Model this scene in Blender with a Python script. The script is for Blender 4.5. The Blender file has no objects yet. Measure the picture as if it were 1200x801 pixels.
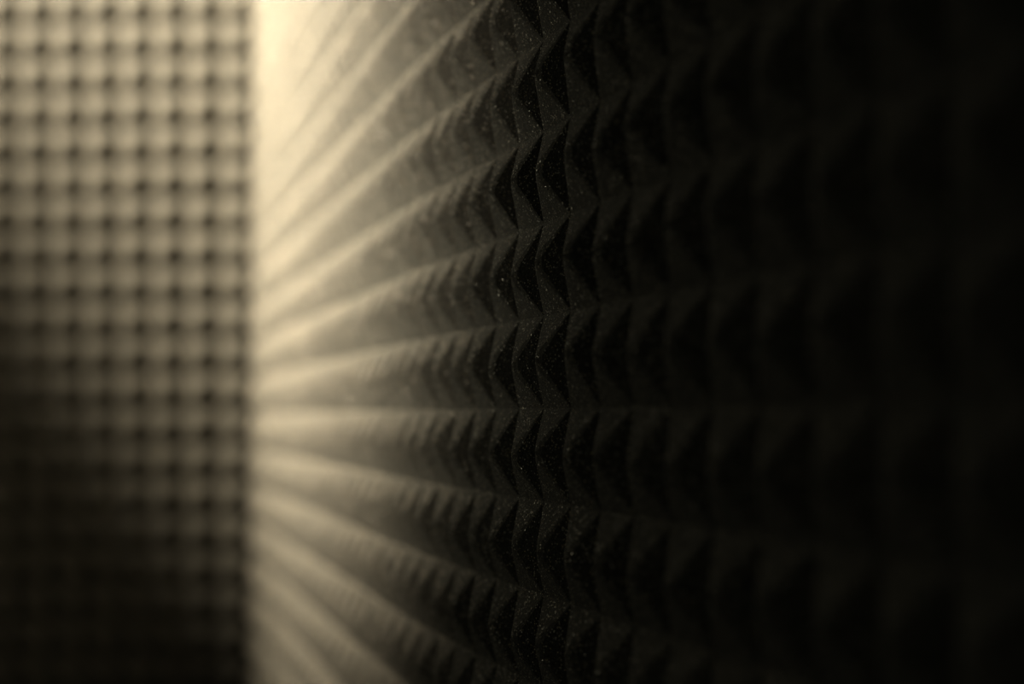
import bpy, math, random
from mathutils import Matrix, Vector

random.seed(11)
scene = bpy.context.scene
col = scene.collection
S = 0.05                      # pyramid pitch of the foam, metres
F = 2150.0                    # focal length in pixels of the 1200 px wide frame
CAM_Z = 1.25                  # camera height, metres

# ------------------------------------------------------------------ camera
cam_data = bpy.data.cameras.new('camera')
cam_data.sensor_width = 36.0
cam_data.lens = 36.0 * F / 1200.0
cam_data.clip_start = 0.01
cam_data.dof.use_dof = True
cam_data.dof.focus_distance = 0.985
cam_data.dof.aperture_fstop = 2.9
cam = bpy.data.objects.new('camera', cam_data)
cam.location = (0, 0, CAM_Z)
cam.rotation_euler = (math.radians(90 + 2.32), 0, 0)
col.objects.link(cam)
scene.camera = cam

# ------------------------------------------------------------------ world
world = bpy.data.worlds.new('world')
world.use_nodes = True
bg = world.node_tree.nodes['Background']
bg.inputs['Color'].default_value = (1.0, 0.98, 0.70, 1)
bg.inputs['Strength'].default_value = 0.022
scene.world = world

# ------------------------------------------------------------------ light: one warm spot, upper left
LAMP = Vector((-45.4 * S, 40.8 * S, CAM_Z + 35.5 * S))
AIM = Vector((8.1 * S, 45.2 * S, CAM_Z + 13.5 * S))
spot = bpy.data.lights.new('spot_lamp', 'SPOT')
spot.energy = 5600.0
spot.color = (1.0, 0.845, 0.60)
spot.spot_size = 2 * 0.486
spot.spot_blend = 1.0
spot.shadow_soft_size = 0.04
lamp = bpy.data.objects.new('spot_lamp', spot)
lamp.location = LAMP
lamp.rotation_euler = (AIM - LAMP).to_track_quat('-Z', 'Y').to_euler()
col.objects.link(lamp)

# added fill spots for the corner's glow, no real lamps: they rake the near foam
def fill_spot(name, at, aim, watts, half, radius):
    d = bpy.data.lights.new(name, 'SPOT')
    d.energy = watts
    d.color = (1.0, 0.91, 0.64)
    d.spot_size = 2 * half
    d.spot_blend = 1.0
    d.shadow_soft_size = radius
    o = bpy.data.objects.new(name, d)
    at = Vector((at[0] * S, at[1] * S, CAM_Z + at[2] * S))
    aim = Vector((aim[0] * S, aim[1] * S, CAM_Z + aim[2] * S))
    o.location = at
    o.rotation_euler = (aim - at).to_track_quat('-Z', 'Y').to_euler()
    col.objects.link(o)


fill_spot('added_fill_wide', (-20, 42, 7), (0.7, 18.0, 0.0), 5.5, 0.41, 0.15)  # added wide fill, lifts the dark near foam
fill_spot('added_fill_narrow', (-21, 43, 3), (-2.4, 29.0, 2.8), 48.0, 0.205, 0.10)  # added narrow fill, imitates glow from the corner along the foam

# ------------------------------------------------------------------ exposure
vs = scene.view_settings
vs.view_transform = 'Standard'
vs.look = 'None'
vs.gamma = 1.0
vs.use_curve_mapping = False
vs.exposure = 0.0


# ------------------------------------------------------------------ materials
def new_mat(name):
    m = bpy.data.materials.new(name)
    m.use_nodes = True
    return m, m.node_tree.nodes, m.node_tree.links, m.node_tree.nodes['Principled BSDF']


def foam_material():
    m, N, L, P = new_mat('charcoal_foam')
    geo = N.new('ShaderNodeNewGeometry')
    # mottled grey of the open cells
    n1 = N.new('ShaderNodeTexNoise')
    n1.inputs['Scale'].default_value = 900
    n1.inputs['Detail'].default_value = 3
    L.new(geo.outputs['Position'], n1.inputs['Vector'])
    ramp = N.new('ShaderNodeValToRGB')
    ramp.color_ramp.elements[0].position = 0.32
    ramp.color_ramp.elements[0].color = (0.014, 0.014, 0.0125, 1)
    ramp.color_ramp.elements[1].position = 0.70
    ramp.color_ramp.elements[1].color = (0.078, 0.077, 0.070, 1)
    L.new(n1.outputs['Fac'], ramp.inputs['Fac'])
    # scattered pale flecks: single shiny cell walls
    vo = N.new('ShaderNodeTexVoronoi')
    vo.feature = 'F1'
    vo.inputs['Scale'].default_value = 1150
    L.new(geo.outputs['Position'], vo.inputs['Vector'])
    sep = N.new('ShaderNodeSeparateColor')
    L.new(vo.outputs['Color'], sep.inputs['Color'])
    pick = N.new('ShaderNodeMapRange')          # which cells carry a fleck, how bright
    pick.inputs['From Min'].default_value = 0.80
    pick.inputs['From Max'].default_value = 1.0
    L.new(sep.outputs['Red'], pick.inputs['Value'])
    sqr = N.new('ShaderNodeMath')
    sqr.operation = 'POWER'
    sqr.inputs[1].default_value = 1.3
    L.new(pick.outputs['Result'], sqr.inputs[0])
    near = N.new('ShaderNodeMath')
    near.operation = 'LESS_THAN'
    near.inputs[1].default_value = 0.46
    L.new(vo.outputs['Distance'], near.inputs[0])
    fac = N.new('ShaderNodeMath')
    fac.operation = 'MULTIPLY'
    L.new(sqr.outputs[0], fac.inputs[0])
    L.new(near.outputs[0], fac.inputs[1])
    tint = N.new('ShaderNodeMix')
    tint.data_type = 'RGBA'
    tint.inputs[6].default_value = (0.95, 0.78, 0.5, 1)
    tint.inputs[7].default_value = (0.95, 0.95, 0.92, 1)
    L.new(sep.outputs['Green'], tint.inputs[0])
    mix = N.new('ShaderNodeMix')
    mix.data_type = 'RGBA'
    L.new(fac.outputs[0], mix.inputs[0])
    L.new(ramp.outputs['Color'], mix.inputs[6])
    L.new(tint.outputs[2], mix.inputs[7])
    L.new(mix.outputs[2], P.inputs['Base Color'])
    P.inputs['Specular IOR Level'].default_value = 0.15
    bump = N.new('ShaderNodeBump')
    bump.inputs['Strength'].default_value = 0.35
    bump.inputs['Distance'].default_value = 0.0006
    L.new(n1.outputs['Fac'], bump.inputs['Height'])
    n2 = N.new('ShaderNodeTexNoise')            # slow unevenness of cut foam
    n2.inputs['Scale'].default_value = 130
    n2.inputs['Detail'].default_value = 2
    L.new(geo.outputs['Position'], n2.inputs['Vector'])
    bump2 = N.new('ShaderNodeBump')
    bump2.inputs['Strength'].default_value = 0.3
    bump2.inputs['Distance'].default_value = 0.002
    L.new(n2.outputs['Fac'], bump2.inputs['Height'])
    L.new(bump.outputs['Normal'], bump2.inputs['Normal'])
    # every fleck is a tiny shiny facet that faces its own way
    off = N.new('ShaderNodeVectorMath')
    off.operation = 'SUBTRACT'
    off.inputs[1].default_value = (0.5, 0.5, 0.5)
    L.new(vo.outputs['Color'], off.inputs[0])
    tilt = N.new('ShaderNodeVectorMath')
    tilt.operation = 'SCALE'
    L.new(off.outputs['Vector'], tilt.inputs[0])
    amt = N.new('ShaderNodeMath')
    amt.operation = 'MULTIPLY'
    amt.inputs[1].default_value = 1.3
    L.new(fac.outputs[0], amt.inputs[0])
    L.new(amt.outputs[0], tilt.inputs['Scale'])
    add = N.new('ShaderNodeVectorMath')
    add.operation = 'ADD'
    L.new(bump2.outputs['Normal'], add.inputs[0])
    L.new(tilt.outputs['Vector'], add.inputs[1])
    nrm = N.new('ShaderNodeVectorMath')
    nrm.operation = 'NORMALIZE'
    L.new(add.outputs['Vector'], nrm.inputs[0])
    L.new(nrm.outputs['Vector'], P.inputs['Normal'])
    rough = N.new('ShaderNodeMapRange')
    rough.inputs['To Min'].default_value = 0.95
    rough.inputs['To Max'].default_value = 0.4
    L.new(fac.outputs[0], rough.inputs['Value'])
    L.new(rough.outputs['Result'], P.inputs['Roughness'])
    met = N.new('ShaderNodeMath')
    met.operation = 'MULTIPLY'
    met.inputs[1].default_value = 0.4
    L.new(fac.outputs[0], met.inputs[0])
    L.new(met.outputs[0], P.inputs['Metallic'])
    return m


def plaster_material():
    m, N, L, P = new_mat('dark_plaster')
    n1 = N.new('ShaderNodeTexNoise')
    n1.inputs['Scale'].default_value = 30
    ramp = N.new('ShaderNodeValToRGB')
    ramp.color_ramp.elements[0].color = (0.10, 0.10, 0.095, 1)
    ramp.color_ramp.elements[1].color = (0.14, 0.14, 0.13, 1)
    L.new(n1.outputs['Fac'], ramp.inputs['Fac'])
    L.new(ramp.outputs['Color'], P.inputs['Base Color'])
    P.inputs['Roughness'].default_value = 0.9
    return m


FOAM = foam_material()
PLASTER = plaster_material()


# ------------------------------------------------------------------ plan of the two walls (in pitches, seen from above)
def unit(a):                              # a = leftward lean of a wall running away from the camera
    return Vector((-math.sin(a), math.cos(a)))


A_NEAR = math.atan(580 / F)               # near stretch of the right wall
A_FAR = math.atan(494 / F)                # far stretch, after a slight bend
BEND, BEND_W = 5.4, 2.5


def heading(t):
    k = min(1, max(0, (t - BEND + BEND_W) / (2 * BEND_W)))
    k = k * k * (3 - 2 * k)
    return A_NEAR + (A_FAR - A_NEAR) * k


M_NEAR, M_FAR = -16, 33
path = {0.0: Vector((0.0869, 20.773))}
STEP = 0.5
t = 0.0
while t < M_FAR + 1:
    path[t + STEP] = path[t] + unit(heading(t + STEP / 2)) * STEP
    t += STEP
t = 0.0
while t > M_NEAR:
    path[t - STEP] = path[t] - unit(heading(t - STEP / 2)) * STEP
    t -= STEP
# the corner: first whole pitch whose image column is left of the corner's
M_END = min((m for m in range(10, M_FAR + 1)), key=lambda m: abs(600 + F * path[float(m)].x / path[float(m)].y - 299))
CORNER = path[float(M_END)]
A_BACK = math.radians(4.7)
BACK_DIR = Vector((-math.cos(A_BACK), math.sin(A_BACK)))    # leftwards along the far wall
BACK_N = Vector((-math.sin(A_BACK), -math.cos(A_BACK)))     # out of the far wall, towards the camera
BACK_PITCH = 0.985
ROW0 = 0.087
ROW_LO, ROW_HI = -10, 14
BACK_UP = 0.13                            # the far panel hangs a little higher
BASE = 0.35                               # thickness of the foam under the pyramids
HGT = 0.245                                # height of a pyramid


def w3(p, z):
    return Vector((p.x * S, p.y * S, CAM_Z + z * S))


# ------------------------------------------------------------------ meshes
def pyramid_geo(px, h, lean=(0.0, 0.0)):
    """One moulded pyramid, base on z = 0, 24 facets plus a skirt into the foam."""
    c, e = 0.25, 0.003
    v = [(0, 0, h * 0.97)]
    for r, b, z in ((c, 0.13, h * 0.81), (1.0, e, 0.0), (1.0, e, -0.04)):
        for sx, sy in ((1, 1), (-1, 1), (-1, -1), (1, -1)):
            pts = [(sx * r, sy * (r - b)), (sx * (r - b), sy * r)]
            if sx * sy < 0:
                pts.reverse()
            for x, y in pts:
                v.append((x * 0.5, y * 0.5, z))
    f = []
    for i in range(8):
        j = (i + 1) % 8
        f.append((0, 1 + i, 1 + j))
        f.append((1 + i, 9 + i, 9 + j, 1 + j))
        f.append((9 + i, 17 + i, 17 + j, 9 + j))
    v = [(x + lean[0] * max(z, 0), y + lean[1] * max(z, 0), z) for x, y, z in v]
    return [(x * px * S * 1.008, y * S * 1.008, z * S) for x, y, z in v], f


def make_mesh(name, v, f, mat):
    me = bpy.data.meshes.new(name)
    me.from_pydata([tuple(p) for p in v], [], f)
    me.materials.append(mat)
    me.update()
    return me


def link(name, me, parent=None):
    o = bpy.data.objects.new(name, me)
    col.objects.link(o)
    if parent:
        o.parent = parent
        o.matrix_parent_inverse = parent.matrix_world.inverted()
    return o


def frame(p, z, tangent, normal):
    """Matrix whose x runs along the wall, y up, z out of the wall."""
    X = Vector((tangent.x, tangent.y, 0))
    Zn = Vector((normal.x, normal.y, 0))
    Y = Zn.cross(X)
    m = Matrix((X, Y, Zn)).transposed().to_4x4()
    m.translation = w3(p, z)
    return m


def slab(front, back, z0, z1):
    """A vertical sheet between two plan polylines."""
    n = len(front)
    v, f = [], []
    for p, q in zip(front, back):
        v += [w3(p, z0), w3(p, z1), w3(q, z1), w3(q, z0)]
    for i in range(n - 1):
        a, b = 4 * i, 4 * i + 4
        for k in range(4):
            l = (k + 1) % 4
            f.append((a + k, a + l, b + l, b + k))
    f.append((3, 2, 1, 0))
    e = 4 * (n - 1)
    f.append((e, e + 1, e + 2, e + 3))
    return v, f


# ------------------------------------------------------------------ setting: the two walls behind the foam
def normal_of(d):                          # out of the right wall, into the room
    return Vector((-d.y, d.x))


ts = [M_NEAR + STEP * i for i in range(int((M_END - M_NEAR) / STEP) + 1)]
right_front = [path[t] for t in ts]
right_n = [normal_of(unit(heading(t))) for t in ts]
right_back = [p - n * BASE for p, n in zip(right_front, right_n)]
# mitre the far end against the far wall's foam
d_end = unit(heading(M_END))
den = d_end.dot(BACK_N)
right_back[-1] = right_back[-1] + d_end * ((CORNER - right_back[-1]).dot(BACK_N) / den)
Z0, Z1 = ROW0 + ROW_LO, ROW0 + ROW_HI

wall_front = [p - n * 0.003 for p, n in zip(right_back, right_n)]
wall_back = [p - n * 2.0 for p, n in zip(right_back, right_n)]
wall_back[-1] = wall_back[-1] + d_end * ((CORNER - wall_back[-1]).dot(BACK_N) / den)
v, f = slab(wall_front, wall_back, Z0 - 3, Z1 + 3)
o = link('wall_right', make_mesh('wall_right', v, f, PLASTER))
o['kind'] = 'structure'
NB = 15                                    # columns of the far panel
b0 = CORNER - BACK_DIR * 2.6
b1 = CORNER + BACK_DIR * (NB * BACK_PITCH + 2)
off = BACK_N * (BASE + 0.003)
v, f = slab([b0 - off, b1 - off], [b0 - off - BACK_N * 2, b1 - off - BACK_N * 2], Z0 - 3, Z1 + 3)
o = link('wall_back', make_mesh('wall_back', v, f, PLASTER))
o['kind'] = 'structure'


# ------------------------------------------------------------------ foam panels
def foam_panel(label, origin):
    t = bpy.data.objects.new('acoustic_foam_panel', None)
    t.empty_display_size = 0.1
    t.location = origin
    col.objects.link(t)
    t['label'] = label
    t['category'] = 'foam panel'
    t['group'] = 'pyramid foam panels lining the corner'
    bpy.context.view_layer.update()
    return t


def image_size(p, z):
    """How large a pyramid shows, 0 when it is outside the frame."""
    x, y = 600 + F * p.x / p.y, 487 - F * z / p.y
    if not (-30 < x < 1230 and -60 < y < 860):
        return 0
    return 1 / p.y


def fill(panel, cells, px, lean, limit=300):
    # soft foam is never quite even: a dozen slightly leaning, taller or flatter pyramids
    r = random.uniform
    geos = [pyramid_geo(px, HGT * r(0.92, 1.08), (r(-lean, lean), r(-lean, lean))) for _ in range(12)]
    meshes = [make_mesh('pyramid', gv, gf, FOAM) for gv, gf in geos]
    cells.sort(key=lambda c: -c[0])
    rest_v, rest_f = [], []
    for i, (size, m) in enumerate(cells):
        g = random.randrange(12)
        if i < limit and size > 0:
            o = link('pyramid', meshes[g])
            o.parent = panel
            o.matrix_parent_inverse = panel.matrix_world.inverted()
            o.matrix_basis = m
        else:
            n = len(rest_v)
            rest_v += [m @ Vector(p) for p in geos[g][0]]
            rest_f += [tuple(k + n for k in q) for q in geos[g][1]]
    if rest_v:
        o = link('small_pyramids', make_mesh('small_pyramids', rest_v, rest_f, FOAM), panel)
        o['kind'] = 'stuff'


# right wall
pr = foam_panel('charcoal pyramid foam lining the right wall, receding into the bright corner',
                w3(CORNER, Z0))
v, f = slab(right_front, right_back, Z0, Z1)
link('foam_base', make_mesh('foam_base', v, f, FOAM), pr)
cells = []
for m in range(M_NEAR, M_END):
    p = path[m + 0.5]
    d = unit(heading(m + 0.5))
    for k in range(ROW_LO, ROW_HI):
        z = ROW0 + k + 0.5
        cells.append((image_size(p, z), frame(p, z, d, normal_of(d))))
fill(pr, cells, 1.0, 0.2)

# far wall
pb = foam_panel('charcoal pyramid foam facing the camera on the far wall, blurred even grid at the left',
                w3(CORNER + BACK_DIR * NB * BACK_PITCH / 2, Z0))
a, b = CORNER + BACK_DIR * 0.05, CORNER + BACK_DIR * (NB * BACK_PITCH)
v, f = slab([a, b], [a - BACK_N * BASE, b - BACK_N * BASE], Z0 + BACK_UP, Z1 + BACK_UP)
link('foam_base', make_mesh('foam_base', v, f, FOAM), pb)
cells = []
for i in range(NB):
    p = CORNER + BACK_DIR * ((i + 0.5) * BACK_PITCH + 0.05)
    for k in range(ROW_LO, ROW_HI):
        z = ROW0 + BACK_UP + k + 0.5
        cells.append((image_size(p, z), frame(p, z, -BACK_DIR, BACK_N)))
fill(pb, cells, BACK_PITCH, 0.08)
print('corner column', M_END, 600 + F * CORNER.x / CORNER.y, F / CORNER.y)
